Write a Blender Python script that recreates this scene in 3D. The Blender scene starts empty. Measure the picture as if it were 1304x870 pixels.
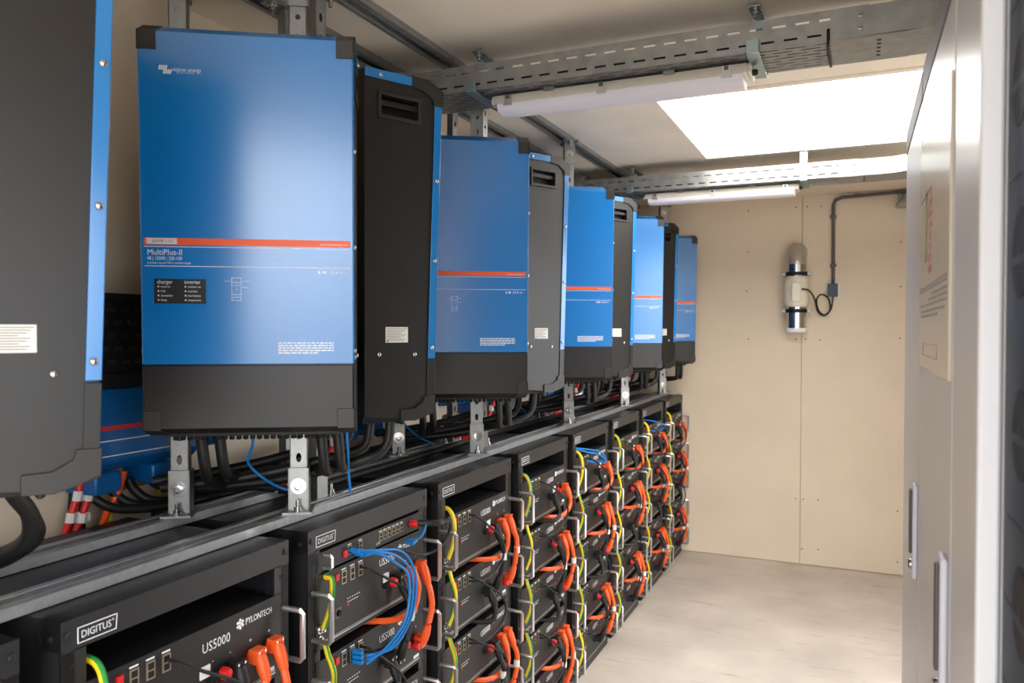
import bpy, math, random
from mathutils import Matrix, Vector

random.seed(7)
scene = bpy.context.scene
COL = scene.collection
H = 1.572                       # camera height above the floor (metres)

# ------------------------------------------------------------------ camera
YAW, PITCH, ROLL, FPX = 0.4193, -0.0156, 0.0021, 986.69
cy, sy = math.cos(YAW), math.sin(YAW)
FW = Vector((-sy*math.cos(PITCH), cy*math.cos(PITCH), math.sin(PITCH)))
RT0 = Vector((cy, sy, 0))
UP0 = RT0.cross(FW)
RT = RT0*math.cos(ROLL) + UP0*math.sin(ROLL)
UP = UP0*math.cos(ROLL) - RT0*math.sin(ROLL)
cam = bpy.data.cameras.new('camera')
cam.sensor_width = 36.0
cam.lens = 36.0*FPX/1304.0
cam.clip_start = 0.02
cam.dof.use_dof = True
cam.dof.focus_distance = 2.2
cam.dof.aperture_fstop = 5.6
camo = bpy.data.objects.new('camera', cam)
camo.matrix_world = Matrix(((RT.x, UP.x, -FW.x, 0), (RT.y, UP.y, -FW.y, 0), (RT.z, UP.z, -FW.z, H), (0, 0, 0, 1)))
COL.objects.link(camo)
scene.camera = camo

# ------------------------------------------------------------------ view + world
scene.view_settings.view_transform = 'Standard'
scene.view_settings.look = 'None'
scene.view_settings.gamma = 1.0
scene.view_settings.use_curve_mapping = False
scene.view_settings.exposure = 0.40
SKYLIGHT = 8.0
world = bpy.data.worlds.new('daylight')
scene.world = world
world.use_nodes = True
wn = world.node_tree.nodes
wn['Background'].inputs[0].default_value = (0.93, 0.96, 1.0, 1)
wn['Background'].inputs[1].default_value = 6.0
# the open container door behind the photographer lets the sky in: a light portal marks it
pl = bpy.data.lights.new('door_portal', 'AREA')
pl.shape = 'RECTANGLE'
pl.size, pl.size_y = 1.38, 2.4
pl.cycles.is_portal = True
po = bpy.data.objects.new('door_portal', pl)
po.location = (-0.07, -1.06, 1.2)
po.rotation_euler = (math.radians(90), 0, 0)
COL.objects.link(po)
pl2 = pl.copy()
pl2.size, pl2.size_y = 1.15, 2.06
po2 = bpy.data.objects.new('side_door_portal', pl2)
po2.location = (0.80, 3.05, 1.03)
po2.rotation_euler = (math.radians(90), 0, math.radians(90))
COL.objects.link(po2)
pl3 = pl2.copy()
pl3.size = .95
po3 = bpy.data.objects.new('near_door_portal', pl3)
po3.location = (0.80, -.04, 1.03)
po3.rotation_euler = po2.rotation_euler
COL.objects.link(po3)


def at(u, v, x=None, y=None, z=None):
    """point of the place seen at photo pixel (u, v) on the plane x=, y= or z="""
    d = RT*((u-652)/FPX) - UP*((v-435)/FPX) + FW
    if x is not None:
        t = x/d.x
    elif y is not None:
        t = y/d.y
    else:
        t = (z-H)/d.z
    p = d*t
    return Vector((p.x, p.y, p.z+H))


# ------------------------------------------------------------------ materials
def lin(c):
    return tuple(((v/255)/12.92 if v/255 <= 0.04045 else (((v/255)+0.055)/1.055)**2.4) for v in c)


def mat(name, col, rough=0.5, metal=0.0, spec=0.5, noise=0.0, nscale=40, bump=0.0, bscale=200, emit=None, srgb=True, alpha=None, trans=0.0, coat=0.0, stretch=None):
    m = bpy.data.materials.new(name)
    m.use_nodes = True
    nt = m.node_tree
    b = nt.nodes['Principled BSDF']
    c = lin(col) if srgb else col
    b.inputs['Base Color'].default_value = (*c, 1)
    b.inputs['Roughness'].default_value = rough
    b.inputs['Metallic'].default_value = metal
    b.inputs['Specular IOR Level'].default_value = spec
    b.inputs['Transmission Weight'].default_value = trans
    b.inputs['Coat Weight'].default_value = coat
    if noise > 0 or bump > 0:
        tc = nt.nodes.new('ShaderNodeTexCoord')
        mp = nt.nodes.new('ShaderNodeMapping')
        nt.links.new(tc.outputs['Object'], mp.inputs[0])
        if stretch:
            mp.inputs['Scale'].default_value = stretch
    if noise > 0:
        n = nt.nodes.new('ShaderNodeTexNoise')
        n.inputs['Scale'].default_value = nscale
        n.inputs['Detail'].default_value = 5
        nt.links.new(mp.outputs[0], n.inputs['Vector'])
        r = nt.nodes.new('ShaderNodeValToRGB')
        r.color_ramp.elements[0].position = 0.3
        r.color_ramp.elements[1].position = 0.7
        r.color_ramp.elements[0].color = (*[x*(1-noise) for x in c], 1)
        r.color_ramp.elements[1].color = (*[min(1, x*(1+noise)) for x in c], 1)
        nt.links.new(n.outputs[0], r.inputs[0])
        nt.links.new(r.outputs[0], b.inputs['Base Color'])
    if bump > 0:
        n2 = nt.nodes.new('ShaderNodeTexNoise')
        n2.inputs['Scale'].default_value = bscale
        n2.inputs['Detail'].default_value = 3
        nt.links.new(mp.outputs[0], n2.inputs['Vector'])
        bp = nt.nodes.new('ShaderNodeBump')
        bp.inputs['Strength'].default_value = bump
        bp.inputs['Distance'].default_value = 0.002
        nt.links.new(n2.outputs[0], bp.inputs['Height'])
        nt.links.new(bp.outputs[0], b.inputs['Normal'])
    if emit:
        b.inputs['Emission Color'].default_value = (*lin(emit[0]), 1)
        b.inputs['Emission Strength'].default_value = emit[1]
    return m


M = {}
M['wall'] = mat('beige_board', (220, 204, 181), 0.75, noise=0.035, nscale=3, bump=0.05, bscale=90)
M['ceiling'] = mat('ceiling_board', (236, 223, 204), 0.7, noise=0.05, nscale=4, bump=0.08, bscale=60)
M['ground'] = mat('pale_concrete', (175, 170, 163), 0.9, noise=0.2, nscale=30)
M['blue'] = mat('blue_enamel', (0, 118, 192), 0.23, spec=1.0)
M['blue_pl'] = mat('blue_plastic', (6, 92, 158), 0.4)
M['dark'] = mat('charcoal_powder_coat', (26, 25, 25), 0.42, spec=0.52, bump=0.08, bscale=900)
M['bracket'] = mat('corner_plastic', (38, 36, 35), 0.45, spec=0.5)
M['black'] = mat('black_metal', (26, 26, 27), 0.45, spec=0.5)
M['blackm'] = mat('black_matte', (16, 16, 17), 0.6, spec=0.4)
M['rack'] = mat('rack_black', (33, 33, 36), 0.42, spec=0.5, bump=0.05, bscale=600)
M['rubber'] = mat('black_rubber', (20, 20, 20), 0.5, spec=0.45)
M['galv'] = mat('galvanised_steel', (178, 181, 182), 0.33, 0.55, noise=0.10, nscale=60)
M['galvd'] = mat('dull_galvanised_steel', (150, 151, 149), 0.42, 0.7, noise=0.14, nscale=25)
M['zinc'] = mat('bright_zinc', (150, 151, 150), 0.42, 0.8, noise=0.08, nscale=80)
M['bzinc'] = mat('blue_zinc', (165, 185, 190), 0.3, 0.9)
M['chrome'] = mat('polished_steel', (190, 190, 190), 0.18, 1.0)
M['alu'] = mat('satin_aluminium', (205, 205, 203), 0.3, 0.85)
M['white'] = mat('white_print', (235, 238, 240), 0.5)
M['paper'] = mat('white_label', (225, 222, 216), 0.6)
M['print'] = mat('grey_print', (110, 108, 106), 0.6)
M['orange_p'] = mat('orange_print', (240, 92, 38), 0.45)
M['orange'] = mat('orange_plastic', (240, 92, 32), 0.42)
M['red'] = mat('red_plastic', (215, 28, 30), 0.4)
M['yellow'] = mat('yellow_pvc', (236, 205, 20), 0.42)
M['green'] = mat('green_pvc', (40, 150, 70), 0.42)
M['netblue'] = mat('blue_pvc', (10, 120, 195), 0.4)
M['brass'] = mat('brass', (190, 150, 80), 0.3, 0.9)
M['cab'] = mat('cabinet_light_grey', (208, 206, 206), 0.3, spec=0.5, bump=0.03, bscale=120, stretch=(1, 1, 0.02))
M['cabtrim'] = mat('cabinet_grey_trim', (122, 118, 116), 0.6, spec=0.2)
M['cabw'] = mat('cabinet_white_edge', (232, 233, 238), 0.5)
M['handle'] = mat('handle_white', (214, 214, 224), 0.35)
M['navy'] = mat('navy_enamel', (30, 42, 56), 0.55, noise=0.15, nscale=6, stretch=(1, 1, 6))
M['lampbody'] = mat('lamp_grey_beige', (214, 206, 190), 0.5)
M['diffuser'] = mat('lamp_diffuser', (232, 228, 234), 0.35)
M['fan_w'] = mat('fan_cream', (228, 220, 202), 0.45)
M['conduit'] = mat('grey_conduit', (88, 84, 78), 0.5)
M['socket'] = mat('port_metal', (176, 165, 140), 0.35, 0.8)
M['poster'] = mat('poster_paper', (205, 193, 174), 0.22, spec=0.3)
M['pgreen'] = mat('poster_green', (96, 128, 70), 0.22, spec=0.3)
M['pred'] = mat('poster_red', (205, 84, 62), 0.22, spec=0.3)
M['pgrey'] = mat('poster_ink', (112, 106, 100), 0.22, spec=0.3)
M['navybox'] = mat('navy_box', (22, 44, 66), 0.4)
M['sleeve'] = mat('clear_duct', (190, 186, 178), 0.18, 0.55)


def floor_material():
    m = bpy.data.materials.new('worn_screed_floor')
    m.use_nodes = True
    nt = m.node_tree
    b = nt.nodes['Principled BSDF']
    b.inputs['Roughness'].default_value = 0.55
    tc = nt.nodes.new('ShaderNodeTexCoord')
    n = nt.nodes.new('ShaderNodeTexNoise')
    n.inputs['Scale'].default_value = 2.2
    n.inputs['Detail'].default_value = 7
    nt.links.new(tc.outputs['Object'], n.inputs['Vector'])
    r = nt.nodes.new('ShaderNodeValToRGB')
    r.color_ramp.elements[0].position = 0.32
    r.color_ramp.elements[0].color = (*lin((186, 175, 163)), 1)
    r.color_ramp.elements[1].position = 0.68
    r.color_ramp.elements[1].color = (*lin((212, 201, 188)), 1)
    nt.links.new(n.outputs[0], r.inputs[0])
    mp = nt.nodes.new('ShaderNodeMapping')
    mp.inputs['Scale'].default_value = (1.3, 9, 1)
    nt.links.new(tc.outputs['Object'], mp.inputs[0])
    n2 = nt.nodes.new('ShaderNodeTexNoise')
    n2.inputs['Scale'].default_value = 2.6
    n2.inputs['Detail'].default_value = 9
    n2.inputs['Roughness'].default_value = 0.7
    nt.links.new(mp.outputs[0], n2.inputs['Vector'])
    r2 = nt.nodes.new('ShaderNodeValToRGB')
    r2.color_ramp.elements[0].position = 0.57
    r2.color_ramp.elements[0].color = (0, 0, 0, 1)
    r2.color_ramp.elements[1].position = 0.68
    r2.color_ramp.elements[1].color = (0.55, 0.55, 0.55, 1)
    nt.links.new(n2.outputs[0], r2.inputs[0])
    mx = nt.nodes.new('ShaderNodeMixRGB')
    nt.links.new(r2.outputs[0], mx.inputs[0])
    nt.links.new(r.outputs[0], mx.inputs[1])
    mx.inputs[2].default_value = (*lin((142, 131, 119)), 1)
    nt.links.new(mx.outputs[0], b.inputs['Base Color'])
    bp = nt.nodes.new('ShaderNodeBump')
    bp.inputs['Strength'].default_value = 0.08
    nt.links.new(n2.outputs[0], bp.inputs['Height'])
    nt.links.new(bp.outputs[0], b.inputs['Normal'])
    return m


M['floor'] = floor_material()
sk = bpy.data.materials.new('daylit_skylight')
sk.use_nodes = True
skb = sk.node_tree.nodes['Principled BSDF']
skb.inputs['Base Color'].default_value = (0.9, 0.9, 0.9, 1)
skb.inputs['Emission Color'].default_value = (1.0, 0.985, 0.96, 1)
skb.inputs['Emission Strength'].default_value = SKYLIGHT
M['skylight'] = sk


# ------------------------------------------------------------------ mesh helpers
_text_cache = {}


def text_geo(s):
    if s not in _text_cache:
        c = bpy.data.curves.new('t', 'FONT')
        c.body = s
        c.size = 1.0
        c.resolution_u = 2
        o = bpy.data.objects.new('t', c)
        me = bpy.data.meshes.new_from_object(o)
        vs = [tuple(v.co) for v in me.vertices]
        fs = [tuple(p.vertices) for p in me.polygons]
        bpy.data.objects.remove(o)
        bpy.data.meshes.remove(me)
        bpy.data.curves.remove(c)
        w = max(v[0] for v in vs)
        _text_cache[s] = (vs, fs, w)
    return _text_cache[s]


def catmull(pts, n=6):
    pts = [Vector(p) for p in pts]
    if len(pts) < 3:
        return pts
    P = [pts[0]*2-pts[1]] + pts + [pts[-1]*2-pts[-2]]
    out = []
    for i in range(1, len(P)-2):
        p0, p1, p2, p3 = P[i-1:i+3]
        for k in range(n):
            t = k/n
            out.append(0.5*((2*p1)+(p2-p0)*t+(2*p0-5*p1+4*p2-p3)*t*t+(3*p1-p0-3*p2+p3)*t**3))
    out.append(pts[-1])
    return out


class MB:
    def __init__(self):
        self.v, self.f, self.m = [], [], []

    def add(self, vs, fs, mi=0):
        o = len(self.v)
        self.v += [tuple(p) for p in vs]
        for f in fs:
            self.f.append(tuple(i+o for i in f))
            self.m.append(mi)
        return self

    def box(self, x0, x1, y0, y1, z0, z1, mi=0):
        vs = [(x, y, z) for x in (x0, x1) for y in (y0, y1) for z in (z0, z1)]
        return self.add(vs, [(0, 1, 3, 2), (4, 6, 7, 5), (0, 4, 5, 1), (2, 3, 7, 6), (0, 2, 6, 4), (1, 5, 7, 3)], mi)

    def prism(self, poly, ax, a, b, mi=0):
        def pt(p, t):
            return {'x': (t, p[0], p[1]), 'y': (p[0], t, p[1]), 'z': (p[0], p[1], t)}[ax]
        n = len(poly)
        vs = [pt(p, a) for p in poly]+[pt(p, b) for p in poly]
        fs = [tuple(range(n))[::-1], tuple(range(n, 2*n))]
        fs += [(i, (i+1) % n, n+(i+1) % n, n+i) for i in range(n)]
        return self.add(vs, fs, mi)

    def lathe(self, prof, c, axis, n=16, mi=0):
        """prof: (radius, height) list, swept round axis starting at c"""
        ax = Vector(axis).normalized()
        e1 = ax.orthogonal().normalized()
        e2 = ax.cross(e1)
        c = Vector(c)
        vs, fs = [], []
        for r, h in prof:
            for k in range(n):
                a = 2*math.pi*k/n
                vs.append(c+ax*h+(e1*math.cos(a)+e2*math.sin(a))*r)
        for i in range(len(prof)-1):
            for k in range(n):
                k2 = (k+1) % n
                fs.append((i*n+k, i*n+k2, (i+1)*n+k2, (i+1)*n+k))
        fs.append(tuple(range(n))[::-1])
        fs.append(tuple((len(prof)-1)*n+k for k in range(n)))
        return self.add(vs, fs, mi)

    def cyl(self, p0, p1, r, n=12, mi=0):
        p0, p1 = Vector(p0), Vector(p1)
        L = (p1-p0).length
        return self.lathe([(r, 0), (r, L)], p0, p1-p0, n, mi)

    def tube(self, pts, r, n=8, mi=0, smooth=6, stripe=None):
        P = catmull(pts, smooth) if smooth else [Vector(p) for p in pts]
        up = None
        rings = []
        for i, p in enumerate(P):
            d = (P[min(i+1, len(P)-1)]-P[max(i-1, 0)])
            if d.length < 1e-9:
                d = Vector((0, 0, 1))
            d.normalize()
            if up is None:
                up = d.orthogonal().normalized()
            up = (up-d*up.dot(d))
            up = up.normalized() if up.length > 1e-6 else d.orthogonal().normalized()
            s = d.cross(up)
            rr = r(i/(len(P)-1)) if callable(r) else r
            rings.append([p+(up*math.cos(2*math.pi*k/n)+s*math.sin(2*math.pi*k/n))*rr for k in range(n)])
        o = len(self.v)
        for R in rings:
            self.v += [tuple(p) for p in R]
        for i in range(len(rings)-1):
            for k in range(n):
                k2 = (k+1) % n
                self.f.append((o+i*n+k, o+i*n+k2, o+(i+1)*n+k2, o+(i+1)*n+k))
                self.m.append(stripe(i, k) if stripe else mi)
        self.f.append(tuple(o+k for k in range(n))[::-1])
        self.m.append(mi)
        e = o+(len(rings)-1)*n
        self.f.append(tuple(e+k for k in range(n)))
        self.m.append(mi)
        return self

    def text(self, s, size, fn, mi=0, width=None):
        """fn maps (x, y) of the flat lettering to a 3D point"""
        vs, fs, w = text_geo(s)
        kx = size if width is None else width/w
        return self.add([fn(v[0]*kx, v[1]*size) for v in vs], fs, mi)

    def mesh(self, name, mats, smooth=38):
        me = bpy.data.meshes.new(name)
        me.from_pydata(self.v, [], self.f)
        for mm in (mats if isinstance(mats, (list, tuple)) else [mats]):
            me.materials.append(M[mm] if isinstance(mm, str) else mm)
        for p, i in zip(me.polygons, self.m):
            p.material_index = i
            p.use_smooth = True
        me.update()
        me.set_sharp_from_angle(angle=math.radians(smooth))
        return me

    def build(self, name, mats, parent=None, bevel=0.0, smooth=38, label=None):
        o = bpy.data.objects.new(name, self.mesh(name, mats, smooth))
        COL.objects.link(o)
        o.parent = parent
        if bevel:
            bv = o.modifiers.new('bevel', 'BEVEL')
            bv.width = bevel
            bv.segments = 2
            bv.limit_method = 'ANGLE'
            bv.angle_limit = math.radians(40)
        if label:
            o['label'] = label
        return o


def inst(name, mesh, parent=None, loc=(0, 0, 0), rot=(0, 0, 0)):
    o = bpy.data.objects.new(name, mesh)
    COL.objects.link(o)
    o.parent = parent
    o.location = loc
    o.rotation_euler = rot
    return o


def tag(o, label, cat, group=None):
    o['label'] = label
    o['category'] = cat
    if group:
        o['group'] = group
    return o


def thing(name, label, cat, loc=(0, 0, 0), rz=0.0, group=None):
    o = bpy.data.objects.new(name, None)
    COL.objects.link(o)
    o.empty_display_size = 0.05
    o.location = loc
    o.rotation_euler = (0, 0, rz)
    return tag(o, label, cat, group)


def struct(o):
    o['kind'] = 'structure'
    return o


def copy_tree(o, parent=None):
    c = o.copy()
    COL.objects.link(c)
    c.parent = parent
    for ch in o.children:
        copy_tree(ch, c)
    return c


ORD = ['first', 'second', 'third', 'fourth', 'fifth', 'sixth', 'seventh', 'eighth', 'ninth', 'tenth']

# ================================================================== the room
XL, XR, YB, YF, ZC = -1.72, 0.72, 5.516, -1.0, 2.467
struct(MB().box(XL-.1, XR+.1, YF-.1, YB+.1, -.1, 0).build('floor', 'floor'))
struct(MB().box(XL-.1, XL, YF, YB, 0, ZC).build('wall_left', 'wall'))
wr = MB()
wr.box(XR, XR+.1, YF, -.5, 0, ZC)
wr.box(XR, XR+.1, -.5, .42, 2.05, ZC)
wr.box(XR, XR+.1, .42, 2.5, 0, ZC)
wr.box(XR, XR+.1, 3.6, YB, 0, ZC)
wr.box(XR, XR+.1, 2.5, 3.6, 2.05, ZC)
struct(wr.build('wall_right', 'wall'))
dj = MB()
dj.box(XR-.01, XR+.11, 2.48, 2.515, 0, 2.07)
dj.box(XR-.01, XR+.11, 3.585, 3.62, 0, 2.07)
dj.box(XR-.01, XR+.11, 2.515, 3.585, 2.035, 2.07)
struct(dj.build('door_1', 'cabw'))
dj = MB()
dj.box(XR-.01, XR+.11, -.52, -.485, 0, 2.07)
dj.box(XR-.01, XR+.11, .405, .44, 0, 2.07)
dj.box(XR-.01, XR+.11, -.485, .405, 2.035, 2.07)
struct(dj.build('door_2', 'cabw'))
struct(MB().box(-60, 60, -60, 60, -.35, -.12).build('ground', 'ground'))
# back wall: two boards with an open joint, and their screws
wb = struct(MB().box(XL-.1, XR+.1, YB+.012, YB+.1, 0, ZC).build('wall_back', 'wall'))
XS = -0.341
for a, b in ((XL, XS-.0015), (XS+.0015, XR)):
    MB().box(a, b, YB, YB+.012, .004, ZC).build('wall_panel', 'wall', wb, bevel=.0015)
scr = MB().lathe([(.005, 0), (.005, .001), (.003, .0015)], (0, 0, 0), (0, -1, 0), 8).mesh('screw', 'conduit')
for u, v in ((953, 269), (1028, 263), (1046, 263), (1147, 308), (953, 321), (1147, 365), (951, 371), (953, 432), (1026, 432), (1044, 433), (1146, 431),
             (1013, 635), (1023, 636), (1042, 637), (1021, 699), (1042, 700), (1143, 651), (1143, 716), (1014, 264), (1014, 432)):
    p = at(u, v, y=YB)
    inst('screw', scr, wb, (p.x, YB, p.z))
# ceiling with the rooflight opening
SX0, SX1, SY0, SY1 = -0.726, 0.36, 3.0, 4.1
ce = MB()
ce.box(XL-.1, SX0, YF, YB+.1, ZC, ZC+.08)
ce.box(SX1, XR+.1, YF, YB+.1, ZC, ZC+.08)
ce.box(SX0, SX1, YF, SY0, ZC, ZC+.08)
ce.box(SX0, SX1, SY1, YB+.1, ZC, ZC+.08)
struct(ce.build('ceiling', 'ceiling'))
w1 = thing('window_1', 'bright rooflight set in the ceiling', 'window')
del w1['category']
struct(w1)
fr = MB()
for a in ((SX0-.035, SX0+.004, SY0-.03, SY1+.03), (SX1-.004, SX1+.035, SY0-.03, SY1+.03), (SX0, SX1, SY0-.03, SY0+.004), (SX0, SX1, SY1-.004, SY1+.03)):
    fr.box(*a, ZC-.006, ZC+.02)
fr.build('window_frame', 'ceiling', w1)
MB().box(SX0+.004, SX1-.004, SY0+.004, SY1-.004, ZC+.012, ZC+.022).build('pane', 'skylight', w1)
# end wall behind the camera, with the open container doorway
fw = MB()
fw.box(XL-.1, -.76, YF-.1, YF, 0, ZC)
fw.box(XR-.10, XR+.1, YF-.1, YF, 0, ZC)
fw.box(-.76, XR-.10, YF-.1, YF, 2.40, ZC)
struct(fw.build('wall_front', 'wall'))

# ================================================================== steel rails on the racks and on the ceiling
RX = ((-1.280, -1.215), (-1.505, -1.440))


def rail(x0, x1, z0, z1, up, label):
    t = .0025
    m = MB()
    zo = z1 if up else z0
    zb = z0 if up else z1
    m.box(x0, x1, .05, 5.50, min(zb, zb+(t if up else -t)), max(zb, zb+(t if up else -t)))
    m.box(x0, x0+t, .05, 5.50, z0, z1)
    m.box(x1-t, x1, .05, 5.50, z0, z1)
    lip = (x1-x0)*.27
    a, b = (zo-t, zo) if up else (zo, zo+t)
    m.box(x0, x0+lip, .05, 5.50, a, b)
    m.box(x1-lip, x1, .05, 5.50, a, b)
    for xx in (x1-lip-t,):
        m.box(xx, xx+t, .05, 5.50, min(zo, zo+(-.009 if up else .009)), max(zo, zo+(-.009 if up else .009)))
    return tag(m.build('strut_rail', 'galv' if up else 'galvd', bevel=.0018), label, 'rail', 'steel strut rails')


ZR = 1.112                      # rack top
ZRAIL = ZR+.021
rail(*RX[0], ZR, ZRAIL, True, 'galvanised steel channel on the rack tops nearest the aisle')
rail(*RX[1], ZR, ZRAIL, True, 'galvanised steel channel on the rack tops nearest the left wall')
rail(*RX[0], ZC-.021, ZC, False, 'dull steel channel on the ceiling farther from the left wall')
rail(*RX[1], ZC-.021, ZC, False, 'dull steel channel on the ceiling nearest the left wall')

# ================================================================== inverters
IW, ID = .425, .2
TL = .032


def fy(z):
    return -TL*z


def zz(x, y):
    return (x, fy(y), y)


def slab(m, x0, x1, prof, mi=0):
    m.prism(prof, 'x', x0, x1, mi)


def make_inverter():
    root = thing('inverter', 'x', 'inverter')
    prof = [(fy(-.133)+.004, -.131), (.06, -.148), (.095, -.148), (.2, -.138), (.2, .697), (.022, .697), (fy(.675)+.004, .674)]
    b = MB()
    b.prism(prof, 'x', .0015, IW-.0015)
    body = b.build('body', 'dark', None)
    cut = MB()
    cut.box(-.01, .03, .05, .156, .594, .641)
    cut.box(IW-.03, IW+.01, .05, .156, .594, .641)
    co = cut.build('cutter', 'dark', None)
    bo = body.modifiers.new('b', 'BOOLEAN')
    bo.object = co
    bo.operation = 'DIFFERENCE'
    bo.solver = 'EXACT'
    dg = bpy.context.evaluated_depsgraph_get()
    me = bpy.data.meshes.new_from_object(body.evaluated_get(dg))
    body.modifiers.clear()
    body.data = me
    me.name = 'body'
    for p in me.polygons:
        p.use_smooth = False
    bpy.data.objects.remove(co)
    body.parent = root
    # side handles: bezel + grip bar
    for sx in (0, 1):
        m = MB()
        x0, x1 = (-.003, .004) if sx == 0 else (IW-.004, IW+.003)
        for a in ((.042, .164, .641, .650), (.042, .164, .585, .594), (.042, .050, .594, .641), (.156, .164, .594, .641)):
            m.box(x0, x1, *a)
        h = m.build('handle_frame', 'bracket', root, bevel=.0012)
        g = MB()
        xx0, xx1 = (.006, .014) if sx == 0 else (IW-.014, IW-.006)
        g.box(xx0, xx1, .05, .156, .618, .630)
        g.build('grip_bar', 'black', h)
    # blue front cover with folded flanges
    m = MB()
    slab(m, 0, IW, [(fy(0), 0.0), (fy(.677), .677), (.02, .70), (.022, .697), (fy(.675)+.004, .674), (fy(0)+.004, 0.0)])
    for x0 in (-.0018, IW-.0002):
        slab(m, x0, x0+.002, [(fy(0)+.0006, 0), (fy(.642)+.0006, .642), (fy(.642)+.022, .642), (fy(0)+.022, 0)])
    m.build('front_cover', 'blue', root, bevel=.0012)
    m = MB()
    m.box(0, IW, .0205, .2, .697, .700)
    for x0 in (-.0018, IW-.0002):
        m.box(x0, x0+.002, .068, .2, .678, .700)
    m.build('top_cover', 'blue', root)
    # charcoal lower cover
    m = MB()
    slab(m, .001, IW-.001, [(fy(-.003), -.003), (fy(-.003)+.004, -.003), (fy(-.133)+.004, -.131), (.06, -.149), (.06, -.152), (fy(-.135), -.135)])
    for x0 in (-.0014, IW-.0006):
        slab(m, x0, x0+.002, [(fy(-.003), -.003), (fy(-.003)+.022, -.003), (fy(-.1)+.022, -.1), (fy(-.1), -.1)])
    m.build('lower_cover', 'dark', root, bevel=.0012)
    # four corner brackets
    for sx in (0, 1):
        m = MB()
        xs = (-.0035, .001) if sx == 0 else (IW-.001, IW+.0035)
        xf = (-.0035, .034) if sx == 0 else (IW-.034, IW+.0035)
        e = .0025
        slab(m, *xs, [(fy(.640)-e, .640), (fy(.677)-e, .678), (.02, .7025), (.07, .7025), (.07, .677), (.033, .672), (.006, .655), (fy(.64)+.024, .640)])
        slab(m, *xf, [(fy(.640)-e, .640), (fy(.677)-e, .678), (.02, .7025), (.05, .7025), (.05, .699), (.02, .699), (fy(.677), .675), (fy(.64), .640)])
        m.build('corner_bracket', 'bracket', root, bevel=.001)
        m = MB()
        slab(m, *xs, [(fy(-.096)-e, -.096), (fy(-.096)+.030, -.096), (.037, -.110), (.064, -.124), (.1, -.125), (.1, -.153), (.06, -.155), (fy(-.138)-e, -.138)])
        slab(m, *xf, [(fy(-.096)-e, -.096), (fy(-.096), -.096), (fy(-.135), -.134), (.06, -.151), (.06, -.155), (fy(-.138)-e, -.138)])
        m.build('corner_bracket', 'bracket', root, bevel=.001)
    # bolts
    dome = [(.006, 0), (.006, .001), (.0052, .0028), (.003, .004), (.0008, .0044)]
    bl = MB().lathe(dome, (0, 0, 0), (-1, 0, 0), 12).mesh('bolt', 'chrome')
    br = MB().lathe(dome, (0, 0, 0), (1, 0, 0), 12).mesh('bolt', 'chrome')
    for y, z, o in ((.158, .688, .0018), (.161, .012, 0), (.06, .011, 0), (fy(.451)+.011, .451, .0018), (fy(.248)+.011, .248, .0018), (fy(.027)+.012, .027, .0018)):
        inst('bolt', bl, root, (-o+(.0015 if o == 0 else 0), y, z))
        inst('bolt', br, root, (IW+o-(.0015 if o == 0 else 0), y, z))
    # rating label on the left flank
    m = MB()
    m.box(.0006, .0016, .080, .143, .041, .079, 0)
    for i in range(9):
        z = .0755-.0037*i
        m.box(.0003, .0007, .083+(.018 if i in (3, 6) else .004*(i % 3)), .140, z-.0009, z+.0003, 1)
    m.box(.0003, .0007, .135, .140, .0425, .047, 1)
    m.build('rating_label', ['paper', 'print'], root, label='white rating label with lines of small print')
    # ---- printing on the front
    eps = .0009

    def F(x0, z0):
        return lambda x, y: (x0+x, fy(z0+y)-eps, z0+y)

    def rect(m, x0, x1, z0, z1, mi=0, e=eps):
        m.add([(x0, fy(z0)-e, z0), (x1, fy(z0)-e, z0), (x1, fy(z1)-e, z1), (x0, fy(z1)-e, z1)], [(0, 1, 2, 3)], mi)
    m = MB()
    rect(m, .006, .419, .2465, .2605, 0, .0006)
    st = m.build('orange_band', 'orange_p', root)
    MB().text('www.victronenergy.com', .0055, F(.357, .2505), width=.056).build('lettering', 'white', st)
    m = MB()
    rect(m, .006, .419, .2418, .2430)
    rect(m, .006, .419, .2020, .2032)
    m.build('rule_line', 'white', root)
    m = MB()
    m.text('MultiPlus-II', .0165, F(.0115, .2255), width=.068)
    m.text('48 | 15000 | 200-100', .0105, F(.0115, .2150), width=.068)
    m.text('ac transfer capacity 100 A | inverter/charger', .0055, F(.0115, .2075), width=.086)
    m.build('model_lettering', 'white', root)
    m = MB()
    m.text('victron energy', .0125, F(.0655, .5975), width=.056)
    m.text('B L U E   P O W E R', .0045, F(.074, .5935), width=.034)
    for i in range(4):                     # wave logo: two rows of leaning bars
        for dx, dz in ((.0, .0035), (.0085, -.0045)):
            x = .0385+.0042*i+dx
            z = .5965+dz
            m.add([zz(x, z) if False else (x, fy(z)-eps, z), (x+.0032, fy(z)-eps, z), (x+.0052, fy(z+.009)-eps, z+.009), (x+.002, fy(z+.009)-eps, z+.009)], [(0, 1, 2, 3)])
    m.build('brand_lettering', 'white', root)
    m = MB()
    rect(m, .024, .126, .1255, .1765, 0, .0006)
    lp = m.build('status_panel', 'dark', root, label='charcoal status light panel')
    m = MB()
    m.text('charger', .0115, F(.030, .1665), width=.030)
    m.text('inverter', .0115, F(.083, .1665), width=.032)
    for x, ws in ((.031, ('mains on', 'bulk', 'absorption', 'float')), (.084, ('inverter on', 'overload', 'low battery', 'temperature'))):
        for i, s in enumerate(ws):
            z = .1585-.0092*i
            m.text(s, .0062, F(x+.006, z), width=.0023*len(s))
            rect(m, x, x+.003, z+.0005, z+.0035)
    m.build('lettering', 'white', lp)
    m = MB()                               # mounting diagram
    for a in ((.176, .1785, .144, .180), (.1945, .197, .144, .180)):
        rect(m, a[0]+.0008, a[1]-.0008, a[2], a[3])
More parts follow.
